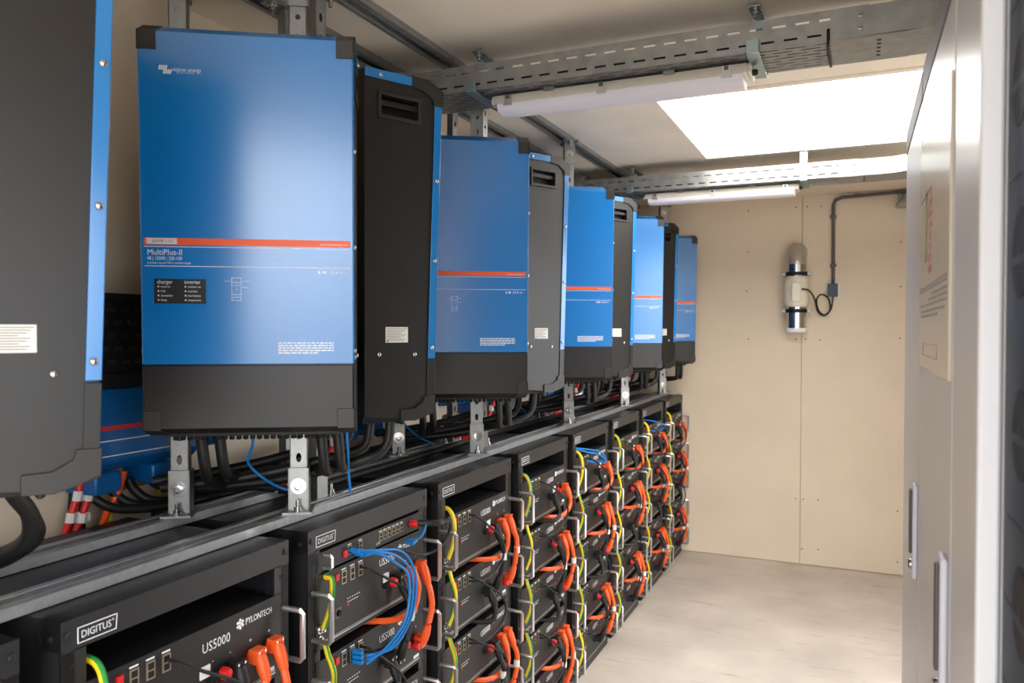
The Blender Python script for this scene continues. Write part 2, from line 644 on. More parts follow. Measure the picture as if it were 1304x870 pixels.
    for z in (.1795, .1445, .170):
        rect(m, .176, .197, z, z+.0009)
    for x in (.176, .1945):
        for z in (.1445, .1775):
            rect(m, x, x+.0028, z, z+.0028, 0, .0011)
    for x0, x1, z in ((.164, .176, .1725), (.197, .212, .1725), (.197, .210, .1600), (.180, .193, .1640), (.184, .190, .1560)):
        rect(m, x0, x1, z, z+.0008)
    for a in ((.177, .196, .1325, .1333), (.177, .196, .1395, .1403), (.177, .178, .1325, .1400), (.195, .196, .1325, .1400)):
        rect(m, *a)
    m.build('mounting_diagram', 'white', root)
    m = MB()
    m.text('CE', .0095, F(.375, .1905))
    m.text('IP21', .0065, F(.398, .1910))
    for x in (.353, .362, .3665, .390):
        rect(m, x, x+.003, .1905, .1965)
    m.add([(.352, fy(.19)-eps, .1905), (.358, fy(.19)-eps, .1905), (.355, fy(.19)-eps, .1975)], [(0, 1, 2)])
    m.build('approval_marks', 'white', root)
    m = MB()
    for i in range(5):
        z = .0455-.0052*i
        x = .270
        while x < (.382 if i < 4 else .345):
            w = random.uniform(.005, .014)
            rect(m, x, min(x+w, .384), z-.0028, z)
            x += w+.0018
    m.build('fine_print', 'white', root)
    # gland plate with teeth under the unit
    m = MB()
    m.box(.03, IW-.03, .06, .19, -.158, -.142)
    g = m.build('gland_plate', 'blackm', root)
    m = MB()
    for i in range(24):
        x = .045+i*.0145
        m.lathe([(.005, 0), (.006, .004), (.006, .009), (.0035, .011)], (x, .072, -.157), (0, -.25, -1), 8)
    m.build('cable_glands', 'blackm', g)['kind'] = 'stuff'
    # rear mounting plate
    MB().box(.05, IW-.05, .2, .206, -.08, .66).build('mounting_plate', 'blackm', root)
    return root


INV0 = make_inverter()
SP = .9554
THA, THB = .566, 1.1032
A0 = Vector((-1.3427, 1.1467, H-.0739))
B0 = Vector((-.9855, 1.7276-SP, H-.0739))
used = False
inv_A, inv_B = [], []
LA = ['blue wall inverter with large readable front panel and SLAVE sticker, nearest the camera',
      'blue inverter facing the camera, second of the blue front panels from the left',
      'blue inverter facing the camera, third of the blue front panels from the left',
      'blue inverter facing the camera, fourth of the blue front panels from the left',
      'blue inverter facing the camera, smallest and last, before the back wall']
LB = ['charcoal-sided inverter cut off at the left edge, blue strip on its right',
      'inverter showing its charcoal flank just right of the large SLAVE-sticker inverter',
      'inverter showing its charcoal flank, second such flank right of the SLAVE-sticker inverter',
      'inverter showing its charcoal flank, third such flank right of the SLAVE-sticker inverter',
      'inverter showing its narrow dark flank beside the last blue front before the back wall']
for k in range(5):
    o = INV0 if not used else copy_tree(INV0)
    used = True
    o.location = A0+Vector((0, SP*k, 0))
    o.rotation_euler = (0, 0, THA)
    tag(o, LA[k], 'inverter', 'inverters hung in zigzag')
    inv_A.append(o)
    o = copy_tree(INV0)
    o.location = B0+Vector((0, SP*k, 0))
    o.rotation_euler = (0, 0, THB+math.pi/2)
    tag(o, LB[k], 'inverter', 'inverters hung in zigzag')
    inv_B.append(o)
# the nearest one carries a paper sticker on its orange band
m = MB()
m.add([(x, fy(z)-.0014, z) for x, z in ((.011, .2475), (.070, .2475), (.070, .2595), (.011, .2595))], [(0, 1, 2, 3)])
stk = m.build('paper_sticker', 'paper', inv_A[0], label='white paper sticker reading SLAVE 1 L1')
MB().text('SLAVE 1 L1', .0085, lambda x, y: (.021+x, fy(.251+y)-.0018, .251+y), width=.040).build('lettering', 'blackm', stk)

# ================================================================== vertical struts with feet
SW, SD = .042, .024


def strut_mesh(z0, z1):
    m = MB()
    hw = SW/2
    n = int((z1-z0)/.05)
    dz = (z1-z0)/n
    for i in range(n):
        c = z0+dz*(i+.5)
        out = [(-hw, c-dz/2), (0, c-dz/2), (hw, c-dz/2), (hw, c), (hw, c+dz/2), (0, c+dz/2), (-hw, c+dz/2), (-hw, c)]
        rx, rz = .0065, (.0065 if i % 2 else .012)
        inn = [(rx*math.cos(a), c+rz*math.sin(a)) for a in [math.radians(d) for d in (225, 270, 315, 0, 45, 90, 135, 180)]]
        for yy, flip in ((-SD/2, False), (-SD/2+.002, True)):
            vs = [(x, yy, z) for x, z in out+inn]
            fs = [(j, (j+1) % 8, 8+(j+1) % 8, 8+j) for j in range(8)]
            m.add(vs, [f[::-1] for f in fs] if flip else fs)
        vs = [(x, -SD/2, z) for x, z in inn]+[(x, -SD/2+.002, z) for x, z in inn]
        m.add(vs, [(j, (j+1) % 8, 8+(j+1) % 8, 8+j) for j in range(8)])
    m.box(-hw, -hw+.0025, -SD/2, SD/2, z0, z1)
    m.box(hw-.0025, hw, -SD/2, SD/2, z0, z1)
    m.box(-hw, -hw+.010, SD/2-.0025, SD/2, z0, z1)
    m.box(hw-.010, hw, SD/2-.0025, SD/2, z0, z1)
    return m.mesh('channel', 'zinc')


STRUT = strut_mesh(ZRAIL+.004, ZC-.025)


def foot_mesh():
    """U-shaped shoe that holds a strut on a rail; origin on the rail, z up"""
    m = MB()
    m.box(-.024, .024, -.018, -.0145, .004, .105)
    m.box(-.024, -.0205, -.018, .022, .004, .105)
    m.box(.0205, .024, -.018, .022, .004, .105)
    return m.mesh('shoe', 'zinc')


SHOE = foot_mesh()
PLATE = MB().box(-.034, .034, -.050, .040, 0, .005).mesh('base_plate', 'zinc')
NUT = MB().lathe([(.019, 0), (.019, .0025), (.010, .0026), (.010, .008), (.0055, .0085), (.0055, .013)], (0, 0, 0), (0, -1, 0), 18).mesh('clamp_bolt', 'chrome')
STUD = MB().lathe([(.013, 0), (.013, .003), (.009, .0035), (.009, .011), (.0048, .0115), (.0048, .026)], (0, 0, 0), (0, 0, 1), 12).mesh('stud', 'chrome')
LPLATE = MB().box(-.075, .075, -.024, .024, 0, .005).mesh('base_plate', 'zinc')
POSTC = MB().box(-.021, .021, -.012, .012, .004, .085).mesh('shoe', 'zinc')


def strut(x, y, rz, kind, label, name='vertical_strut'):
    t = thing(name, label, 'strut', (x, y, 0), rz, 'perforated strut posts')
    inst('channel', STRUT, t)
    for top in (0, 1):
        r = (math.pi, 0, math.pi) if False else ((0, math.pi, 0) if top else (0, 0, 0))
        z = ZC-.021 if top else ZRAIL
        if kind == 'shoe':
            inst('base_plate', PLATE, t, (0, 0, z), r)
            s = inst('shoe', SHOE, t, (0, 0, z), r)
            inst('clamp_bolt', NUT, s, (0, -.018, .062))
            inst('stud', STUD, t, (0, -.034, z+(-.005 if top else .005)), r)
        else:
            inst('base_plate', LPLATE, t, (0, 0, z), r if top == 0 else r)
            for q in (-.055, .055):
                inst('stud', STUD, t, (q, 0, z+(-.005 if top else .005)), r)
            if not top:
                inst('shoe', POSTC, t, (0, -.003, z), r)
    return t


ca, sa = math.cos(THA), math.sin(THA)
cb, sb = math.cos(THB+math.pi/2), math.sin(THB+math.pi/2)
for k in range(5):
    for s, D, w in ((.010, .240, 'wall-side'), (.283, .240, 'aisle-side')):
        x = A0.x+s*ca-D*sa
        y = A0.y+SP*k+s*sa+D*ca
        strut(x, y, THA, 'shoe', f'{w} perforated steel strut holding the {ORD[k]} blue-fronted inverter from the left')
    for s, D, w in ((.203, .226, 'aisle-side'), (.395, .226, 'wall-side')):
        x = B0.x+s*cb-D*sb
        y = B0.y+SP*k+s*sb+D*cb
        if k == 0 and w == 'wall-side':
            continue
        strut(x, y, math.pi/2, 'plate', f'{w} steel post bolted behind the {ORD[k]} charcoal-flanked inverter from the left')

# ================================================================== battery racks
Y0, PT, RW, RD = .811, .5954, .53, .49
XF = -1.132
RN = [f'{ORD[k]} rack from the left' for k in range(9)]


def rack_meshes():
    d = {}
    h = ZR
    d['post'] = MB().box(-.045, 0, 0, .024, .0, h).mesh('post', 'rack')
    d['flange'] = MB().box(-.004, 0, 0, .044, .03, h-.052).mesh('mounting_flange', 'rack')
    m = MB()
    for i in range(25):
        z = h-.075-i*.0415
        m.box(-.001, .0006, .0155, .0245, z-.0045, z+.0045)
    d['holes'] = m.mesh('hole_row', 'blackm')
    d['top_bar'] = MB().box(-.05, .001, 0, RW, h-.05, h).mesh('top_bar', 'rack')
    d['bot_bar'] = MB().box(-.05, .001, 0, RW, 0.0, .03).mesh('bottom_bar', 'rack')
    d['top_plate'] = MB().box(-RD, -.05, .002, RW-.002, h-.014, h-.001).mesh('top_plate', 'rack')
    d['side'] = MB().box(-RD+.045, -.045, .004, .008, .03, h-.014).mesh('side_panel', 'rack')
    d['back'] = MB().box(-RD, -RD+.004, .03, RW-.03, .03, h-.02).mesh('back_panel', 'rack')
    d['screw'] = MB().lathe([(.007, 0), (.007, .002), (.004, .0035), (.001, .0036)], (0, 0, 0), (1, 0, 0), 10).mesh('screw', 'black')
    d['sidescrew'] = MB().lathe([(.006, 0), (.006, .002), (.003, .0035), (.001, .0036)], (0, 0, 0), (0, -1, 0), 8).mesh('screw', 'black')
    m = MB()
    a = .0015
    y0, y1, z0, z1 = .028, .098, h-.043, h-.017
    for q in ((y0, y1, z0, z0+a), (y0, y1, z1-a, z1), (y0, y0+a, z0, z1)):
        m.box(.001, .0018, *q)
    m.add([(.0018, y1-.001, z0), (.0018, y1+.001, z0), (.0018, y1+.003, z1), (.0018, y1+.001, z1)], [(0, 1, 2, 3)])
    m.text('DIGITUS', .017, lambda x, y: (.0018, y0+.006+x, z0+.0075+y), width=.055)
    m.text('+', .010, lambda x, y: (.0018, y1-.0085+x, z0+.015+y))
    d['badge'] = m.mesh('brand_badge', 'white')
    return d


RM = rack_meshes()
for k in range(9):
    y = Y0+(k-1)*PT
    t = thing('battery_rack', f'black open-front equipment rack, {ORD[k]} from the left' if k < 8 else 'black open-front equipment rack standing against the back wall', 'rack', (XF, y, 0), 0, 'row of battery racks')
    for yy, mir in ((0, False), (RW, True)):
        for xx in (0, -RD+.045):
            p = inst('post', RM['post'], t, (xx, yy-(.024 if mir else 0), 0))
        f = inst('mounting_flange', RM['flange'], t, (0, yy-(.044 if mir else 0), 0))
        inst('hole_row', RM['holes'], f, (0, 0, 0))['kind'] = 'stuff'
        inst('side_panel', RM['side'], t, (0, yy-(.012 if mir else 0), 0))
        inst('screw', RM['screw'], t, (.001, .012 if not mir else RW-.012, ZR-.024))
    inst('screw', RM['sidescrew'], t, (-.022, 0, ZR-.03))
    inst('screw', RM['sidescrew'], t, (-.05, .004, ZR-.03))
    for n, mm in (('top_bar', 'top_bar'), ('bottom_bar', 'bot_bar'), ('top_plate', 'top_plate'), ('back_panel', 'back'), ('brand_badge', 'badge')):
        inst(n, RM[mm], t)

# ---- battery modules.  local: x out of the rack, y along it, z up, origin at rack left / panel top
MP = .2                          # vertical pitch
ZT = ZR-.11                      # first panel top
PH = .174


def module_meshes():
    d = {}
    d['case'] = MB().box(-.40, -.002, .044, .486, -PH+.006, -.004).mesh('case', 'blackm')
    m = MB()
    m.box(-.002, .002, .026, .504, -PH, 0)
    d['panel'] = m.mesh('front_panel', 'black')
    m = MB()
    m.box(.002, .0032, .046, .484, -.1645, -.1620)
    m.box(.002, .0032, .046, .484, -.1590, -.1580)
    d['trim'] = m.mesh('trim_line', 'alu')
    m = MB()
    m.tube([(.0, 0, -.034), (.046, 0, -.034), (.0525, 0, -.0405), (.0525, 0, -.1355), (.046, 0, -.142), (.0, 0, -.142)], .0062, 8, smooth=0)
    d['handle'] = m.mesh('handle', 'alu')
    m = MB()
    m.box(.002, .004, -.009, .009, -.016, .016, 0)
    for z in (-.013, .0015):
        m.box(.003, .0046, -.0062, .0062, z, z+.0115, 1)
    m.box(.002, .0024, -.009, .009, .0185, .0215, 2)
    d['port'] = m.mesh('network_port', ['socket', 'blackm', 'white'])
    d['button'] = MB().box(.002, .007, -.006, .006, -.008, .008).mesh('red_button', 'red')
    m = MB()
    m.box(.002, .0028, -.012, .012, -.012, .012, 0)
    m.lathe([(.008, 0), (.008, .006), (.006, .007)], (.0028, 0, 0), (1, 0, 0), 12, 1)
    d['switch'] = m.mesh('power_switch', ['print', 'blackm'])
    m = MB()
    for i in range(6):
        m.box(.002, .0028, i*.0095, i*.0095+.004, 0, .002, 0)
    m.box(.002, .0028, .0, .045, -.008, -.0068, 0)
    m.lathe([(.0035, 0), (.003, .0015)], (.002, .003, -.014), (1, 0, 0), 8, 1)
    d['leds'] = m.mesh('status_lights', ['white', 'red'])
    m = MB()
    m.text('US5000', .027, lambda x, y: (.0026, .283+x, -.048+y), width=.072)
    d['model'] = m.mesh('model_lettering', 'white')
    m = MB()
    m.text('PYLON', .0185, lambda x, y: (.0026, .397+x, -.031+y), width=.044)
    m.text('PYLON', .0185, lambda x, y: (.0027, .3975+x, -.0308+y), width=.044)
    m.text('TECH', .0185, lambda x, y: (.0026, .442+x, -.031+y), width=.032)
    for i in range(6):
        a = math.pi/3*i+math.pi/6
        m.lathe([(.0034, 0), (.003, .0004)], (.0024, .383+.0078*math.cos(a), -.0245+.0078*math.sin(a)), (1, 0, 0), 8)
    for i in range(3):
        a = 2*math.pi/3*i
        m.lathe([(.003, 0), (.0028, .0004)], (.0024, .383+.0035*math.cos(a), -.0245+.0035*math.sin(a)), (1, 0, 0), 6)
    d['brand'] = m.mesh('brand_lettering', 'white')
    m = MB()
    m.text('+', .014, lambda x, y: (.0026, .407+x, -.072+y))
    m.text('+', .014, lambda x, y: (.0026, .462+x, -.072+y))
    m.text('-', .014, lambda x, y: (.0026, .308+x, -.074+y))
    m.text('-', .014, lambda x, y: (.0026, .353+x, -.074+y))
    m.box(.002, .0026, .455, .482, -.156, -.148)
    d['marks'] = m.mesh('polarity_marks', 'white')
    m = MB()
    m.lathe([(.012, 0), (.012, .006), (.009, .007), (.009, .013)], (.002, 0, 0), (1, 0, 0), 10)
    d['sock_o'] = m.mesh('positive_socket', 'red')
    d['sock_b'] = m.mesh('negative_socket', 'blackm')
    m = MB()
    m.lathe([(.011, 0), (.011, .003), (.007, .0035), (.007, .010), (.004, .0105), (.004, .016)], (.002, 0, 0), (1, 0, 0), 8)
    d['earth'] = m.mesh('earth_terminal', 'chrome')
    return d


MM = module_meshes()
FIRST = {0: (0,), 1: (0, 1), 2: (0, 1, 2), 3: (0, 1, 2, 3), 4: range(5), 5: range(5), 6: range(5), 7: range(5), 8: range(5)}


def rl(k, j, x, y, z):
    """rack-local to world: rack k, module j"""
    return Vector((XF+x, Y0+(k-1)*PT+y, ZT-MP*j+z))


for k in range(9):
    for j in FIRST[k]:
        lab = f'black battery module, {ORD[j]} from the top in the {RN[k]}'
        if (k, j) == (1, 0):
            lab = 'black battery module with large US5000 lettering at the lower left'
        t = thing('battery_module', lab, 'battery', rl(k, j, 0, 0, 0), 0, 'rack battery modules')
        for n in ('case', 'panel', 'trim', 'model', 'brand', 'marks'):
            q_ = inst(MM[n].name.split('.')[0], MM[n], t)
            if n == 'marks':
                q_['kind'] = 'stuff'
        inst('handle', MM['handle'], t, (0, .017, 0))
        inst('handle', MM['handle'], t, (0, .513, 0))
        for y in (.132, .166, .200):
            inst('network_port', MM['port'], t, (0, y, -.030))
        inst('red_button', MM['button'], t, (0, .102, -.022))
        inst('power_switch', MM['switch'], t, (0, .110, -.110))
        inst('status_lights', MM['leds'], t, (0, .146, -.088))
        for y in (.412, .467):
            inst('positive_socket', MM['sock_o'], t, (0, y, -.098))
        for y in (.312, .357):
            inst('negative_socket', MM['sock_b'], t, (0, y, -.102))
        for z in (-.125, -.150):
            inst('earth_terminal', MM['earth'], t, (0, .040, z))

# ---- power plugs and leads
RADIAL = {}


def plug_mesh(color):
    m = MB()
    m.box(.008, .030, -.014, .014, -.013, .016)
    m.lathe([(.011, 0), (.0135, .010), (.0135, .030), (.010, .052), (.0085, .056)], (.024, 0, .004), (.35, 0, -1), 10)
    for y in (-.009, .009):
        m.lathe([(.003, 0), (.003, .002)], (.030, y, .011), (1, 0, 0), 6, 1)
    return m.mesh('plug', [color, 'chrome'])


PLUG_O, PLUG_B = plug_mesh('orange'), plug_mesh('rubber')
CAP = MB().lathe([(.0125, 0), (.0125, .010), (.010, .016), (.004, .018)], (0, 0, 0), (1, 0, 0), 10).mesh('red_cap', 'red')


def lead(name, label, cat, group, pts, r, mats, plugs=(), tags=(), stripe=None, n=7, smooth=6, mi=0):
    o = MB().tube(pts, r, n, mi, smooth, stripe).build(name, mats)
    tag(o, label, cat, group)
    for mesh, p, rot in plugs:
        inst('plug', mesh, o, p, rot)
    for p, d in tags:
        p, d = Vector(p), Vector(d).normalized()
        m = MB()
        if not callable(r) and r > .005:
            m.cyl(p-d*.011, p+d*.011, r+.0022, 8)
        m.box(p.x-.001, p.x+.001, p.y-.002, p.y+.022, p.z-.012, p.z+.010)
        m.build('marker_tag', 'paper', o, label='white cable marker tag')
    return o


DN, UPR = (0, 0, 0), (math.pi, 0, 0)
rnd = random.Random(3)
for k in range(1, 9):
    mods = list(FIRST[k])
    start = 0 if k in (1, 2, 3) else 1
    for j in mods:
        top = (j % 2 == start % 2)
        jt = lambda a: a+rnd.uniform(-.006, .006)
        nm = f'battery {ORD[j]} from top, {RN[k]}'
        if top and (j+1 in mods or j+1 < 5):
            # jumper down to the next module
            p0, p1 = rl(k, j, 0, .467, -.095), rl(k, j+1, 0, .467, -.105)
            lead('power_cable', f'orange jumper cable hanging down from {nm}', 'cable', 'orange battery jumpers',
                 [rl(k, j, .040, .467, -.135), rl(k, j, .048, jt(.470), -.165), rl(k, j, .050, jt(.472), -.205), rl(k, j, .044, .467, -.250)], .0088, 'orange',
                 [(PLUG_O, p0, DN), (PLUG_O, p1, UPR)], [(rl(k, j, .050, .472, -.200), (0, 0, 1))] if k != 2 else ())
            # second plug whose lead sweeps to the left behind
            p0 = rl(k, j, 0, .414, -.098)
            lead('power_cable', f'orange cable sweeping left from {nm}', 'cable', 'orange battery leads',
                 [rl(k, j, .040, .414, -.138), rl(k, j, .045, jt(.402), -.168), rl(k, j, .040, jt(.372), -.192), rl(k, j, .016, jt(.31), -.196), rl(k, j, -.05, .25, -.186)], .0088, 'orange',
                 [(PLUG_O, p0, DN)])
        elif j == 0:
            p0 = rl(k, j, 0, .45, -.09)
            lead('power_cable', f'orange cable sweeping left from {nm}', 'cable', 'orange battery leads',
                 [rl(k, j, .040, .45, -.13), rl(k, j, .046, jt(.44), -.158), rl(k, j, .042, jt(.41), -.182), rl(k, j, .02, jt(.36), -.195), rl(k, j, -.05, .30, -.186)], .0088, 'orange', [(PLUG_O, p0, DN)])
        # negative side: black plug with red cap and black lead
        if top:
            p0 = rl(k, j, 0, .357, -.100)
            pts = [rl(k, j, .040, .357, -.140), rl(k, j, .052, jt(.356), -.170), rl(k, j, .052, jt(.352), -.215), rl(k, j, .044, .350, -.255)]
            pg = [(PLUG_B, p0, DN), (PLUG_B, rl(k, j+1, 0, .350, -.105), UPR)]
            o = lead('power_cable', f'thick black cable hanging from {nm}', 'cable', 'black battery jumpers', pts, .0085, 'rubber', pg,
                     [(rl(k, j, .053, .354, -.192), (0, 0, 1))])
            inst('red_cap', CAP, o, rl(k, j, .012, .326, -.098))
        elif j < 4:
            p0 = rl(k, j, 0, .312, -.104)
            o = lead('power_cable', f'thick black cable curling back from {nm}', 'cable', 'black battery leads',
                     [rl(k, j, .040, .312, -.144), rl(k, j, .046, jt(.305), -.170), rl(k, j, .036, jt(.28), -.190), rl(k, j, -.04, .24, -.188)], .0085, 'rubber', [(PLUG_B, p0, DN)])
            if j:
                inst('red_cap', CAP, o, rl(k, j, .012, .444, -.112))
        # communication lead to the next module
        if j+1 in mods:
            a = rnd.uniform(-.02, .03)
            pts = [rl(k, j, .006, .200, -.024), rl(k, j, .030, .206, -.030), rl(k, j, .050, .240, -.060+a*.3), rl(k, j, .066, .295+a, -.105), rl(k, j, .068, .330+a, -.155),
                   rl(k, j, .060, .32+a, -.205), rl(k, j, .050, .25, -.232), rl(k, j, .030, .208, -.236), rl(k, j, .006, .200, -.236)]
            lead('network_cable', f'thin black cable looping down from {nm}', 'cable', 'black network leads', pts, .0036, 'rubber', (),
                 [(rl(k, j, .048, .236, -.057), (0, 1, -.9))] if j == 0 else ())
        # earth lead between modules (yellow and green)
        g = rnd.random() < .5
        st = (lambda i, kk: 1 if kk in (0, 1) else 0) if g else (lambda i, kk: 1 if kk in (4,) else 0)
        if j == 0:
            ps = [rl(k, j, -.03, .060, .030 if k != 2 else -.004), rl(k, j, .006, .060, .022 if k != 2 else -.008), rl(k, j, .024, .058, -.014), rl(k, j, .026, .050, -.070), rl(k, j, .012, .042, -.122)]
            lead('earth_cable', f'yellow-green cable entering above {nm}', 'cable', 'earth leads', ps, .0068, ['yellow', 'green'], stripe=st, n=8)
        if j+1 in mods:
            ps = [rl(k, j, .014, .042, -.150), rl(k, j, .022, .046, -.185), rl(k, j, .026, .050, -.200), rl(k, j, .030, .056, -.232), rl(k, j, .028, .052, -.275), rl(k, j, .014, .042, -.322)]
            g2 = rnd.random() < .5
            st2 = (lambda i, kk: 1 if kk in (0, 1, 7) else 0) if g2 else (lambda i, kk: 1 if kk in (5,) else 0)
            lead('earth_cable', f'yellow-green cable looping down from {nm}', 'cable', 'earth leads', ps, .0068, ['yellow', 'green'], stripe=st2, n=8)

# ---- rack-mounted hub above the modules of the third rack
t = thing('network_hub', 'slim black hub with small bow handle above the batteries, blue plugs in front', 'hub', rl(2, 0, 0, 0, .006))
MB().box(-.25, .002, .03, .50, 0, .046).build('front_panel', 'black', t)
MB().tube([(.0, .055, .008), (.022, .055, .008), (.026, .055, .012), (.026, .055, .034), (.022, .055, .038), (0, .055, .038)], .004, 8, smooth=0).build('handle', 'alu', t)
for y in (.155, .20, .29, .31, .33, .35, .37, .39):
    inst('network_port', MM['port'], t, (0, y, .024)).scale = (1, .8, .7)
inst('red_button', MM['button'], t, (0, .135, .020))
MB().text('LAN', .009, lambda x, y: (.0026, .27+x, .006+y)).build('lettering', 'white', t)
MB().lathe([(.010, 0), (.010, .012), (.007, .02)], (.002, .44, .024), (1, 0, 0), 12).build('power_inlet', 'red', t)
lead('mains_cable', 'black mains cable with thick plug at right of the slim hub', 'cable', None,
     [rl(2, 0, .02, .45, .03), rl(2, 0, .06, .48, .028), rl(2, 0, .075, .53, .02), rl(2, 0, .06, .55, -.02), rl(2, 0, .05, .52, -.05), rl(2, 0, .03, .46, -.06), rl(2, 0, .02, .36, -.02), rl(2, 0, -.02, .3, -.002)],
     lambda t: .009 if t < .2 else .004, 'rubber')

# ---- blue network cables
RJ = MB().box(0, .026, -.0055, .0055, -.0045, .0045).mesh('plug', 'netblue')


def patch(label, pts, plugs=()):
    o = MB().tube(pts, .0034, 8).build('patch_cable', 'netblue')
    tag(o, label, 'cable', 'blue patch cables')
    for p in plugs:
        inst('plug', RJ, o, p)
    return o


for i, nm in enumerate(('outer', 'middle', 'inner')):
    q = i*.016
    patch(f'blue patch cable, {nm} of three arcs hanging from the slim hub', [rl(2, 0, .03, .160+.01*i, .030-.008*i), rl(2, 0, .05, .205, .022-.004*i), rl(2, 0, .070, .285-q, .000-q*.6), rl(2, 0, .080, .335-q, -.07), rl(2, 0, .078, .325-q, -.17),
          rl(2, 0, .065, .26-q, -.235+q*.4), rl(2, 0, .035, .18, -.235-.01*i)], [rl(2, 0, .004, .158+.012*i, .030-.008*i), rl(2, 0, .006, .166, -.222-.012*i)])
patch('short blue patch cable with a raised clip at the right of the slim hub', [rl(2, 0, .02, .39, -.004), rl(2, 0, .05, .41, .004), rl(2, 0, .05, .44, .028), rl(2, 0, .03, .45, -.005)], [rl(2, 0, .02, .385, -.006)])
for k, y1, z1 in ((5, .30, -.05), (7, .28, -.02), (7, .34, -.035)):
    for i in range(2 if k == 5 else 1):
        patch(f'blue patch cable, {"upper" if (i == 0 and z1 > -.04) or (k==5 and i == 0) else "lower"} loop at the top of the {RN[k]}' if k == 5 or z1 > -.03 else f'blue patch cable hanging lowest at the top of the {RN[k]}',
              [rl(k, 0, -.03, .05, .045), rl(k, 0, .03, .10, .035-.012*i), rl(k, 0, .06, .20, .012-.015*i), rl(k, 0, .06, y1, z1+.01-.01*i), rl(k, 0, .04, .24, -.04-.008*i), rl(k, 0, .008, .166, -.03)])

# ================================================================== wall equipment behind the inverters
XW = XL
for k in range(4):
    y0 = 1.13+SP*k
    t = thing('bus_bar_box', ['blue plastic distribution box with red line, between the two nearest inverters', 'blue plastic distribution box on the wall, second from the left',
                              'blue plastic distribution box on the wall, third from the left', 'blue plastic distribution box on the wall, farthest back'][k], 'distribution box', (0, y0, 0), 0, 'distribution boxes on the wall')
    pr = [(XW, 1.225), (XW+.095, 1.235), (XW+.115, 1.255), (XW+.115, 1.345), (XW+.095, 1.425), (XW+.04, 1.440), (XW, 1.440)]
    MB().prism(pr, 'y', 0, .42).build('body', 'blue_pl', t, bevel=.006)
    pe = [(XW, 1.240), (XW+.085, 1.25), (XW+.100, 1.265), (XW+.100, 1.335), (XW+.085, 1.41), (XW, 1.42)]
    MB().prism(pe, 'y', .42, .455).prism(pe, 'y', .47, .505).build('end_cap', 'blue_pl', t, bevel=.005)
    MB().prism([(XW, 1.25), (XW+.07, 1.26), (XW+.08, 1.33), (XW, 1.40)], 'y', .455, .47).build('spacer', 'blackm', t)
    m = MB()
    m.box(XW+.115, XW+.1158, .0, .42, 1.332, 1.342)
    m.build('red_line', 'red', t)
    m = MB()
    m.box(XW+.115, XW+.1158, .0, .42, 1.306, 1.3085)
    m.box(XW+.115, XW+.1158, .0, .36, 1.270, 1.2725)
    m.build('white_line', 'white', t)
    MB().box(XW, XW+.085, .0, .505, 1.425, 1.465).build('black_top', 'blackm', t, bevel=.004)
    for yy in (.10, .26):
        MB().prism([(yy, 1.235), (yy+.07, 1.235), (yy+.075, 1.195), (yy+.065, 1.185), (yy, 1.185)], 'x', XW+.02, XW+.125).build('cable_shroud', 'blue_pl', t, bevel=.006)
# slotted wiring duct above the first box
t = thing('wiring_duct', 'black slotted wiring duct on the wall above the nearest blue box', 'wiring duct')
MB().box(XW, XW+.075, .9, 2.1, 1.462, 1.645).build('trough', 'blackm', t)
MB().box(XW, XW+.082, .9, 2.1, 1.645, 1.658).build('cover', 'black', t, bevel=.003)
fin = MB().box(0, .006, 0, .022, 0, .010).mesh('slot_rib', 'bracket')
for i in range(5):
    for j in range(28):
        inst('slot_rib', fin, t, (XW+.074, .94+.04*j+(.02 if i % 2 else 0), 1.485+.032*i))
# earth bar with screws
t = thing('earth_bar', 'brass earth terminal bar with screws under the nearest blue box', 'terminal bar')
MB().box(XW+.01, XW+.03, 1.36, 1.60, 1.165, 1.185).build('bar', 'brass', t, bevel=.002)
sc = MB().lathe([(.009, 0), (.009, .006), (.005, .007), (.005, .010)], (0, 0, 0), (1, 0, 0), 10).mesh('terminal_screw', 'brass')
for i in range(8):
    inst('terminal_screw', sc, t, (XW+.03, 1.375+i*.03, 1.175))
tag(MB().tube([(XW+.02, 1.75, 1.265), (XW+.02, 5.3, 1.265)], .011, 10, smooth=0).build('wall_conduit', 'conduit'), 'grey conduit running along the left wall behind the inverters', 'conduit')
t = thing('junction_box', 'grey metal junction box on the left wall below the SLAVE-sticker inverter', 'junction box', (XW, 2.05, 1.16))
MB().box(0, .05, 0, .09, 0, .11).build('case', 'galv', t, bevel=.004)
for z in (.03, .08):
    MB().lathe([(.018, 0), (.018, .004), (.009, .005), (.009, .012)], (.05, .045, z), (1, 0, 0), 12).build('knockout', 'zinc', t)


# ---- cables under the inverters
def cable(label, pts, r, m='rubber', group='black power cables under the inverters', name='power_cable', tags=(), n=10):
    return lead(name, label, 'cable', group, pts, r, m, (), tags, None, n)


def iA(k, s, D, z):
    return Vector((A0.x+s*ca-D*sa, A0.y+SP*k+s*sa+D*ca, A0.z+z))


def iB(k, s, D, z):
    return Vector((B0.x+s*cb-D*sb, B0.y+SP*k+s*sb+D*cb, B0.z+z))


ZL = ZRAIL+.014
# the loops at the left edge
for i, (a, nm) in enumerate(((0, 'upper'), (.03, 'lower'))):
    cable(f'thick black cable, {nm} strand of the loop under the inverter at the left edge',
          [at(8, 615, x=-1.16-a), at(20, 632, x=-1.17-a), at(38, 655, x=-1.19-a), at(38+8*i, 682, x=-1.22-a), at(18, 700+6*i, x=-1.27-a), at(-20, 715+7*i, x=-1.32-a), at(-90, 745+6*i, x=-1.38-a)], .0135)
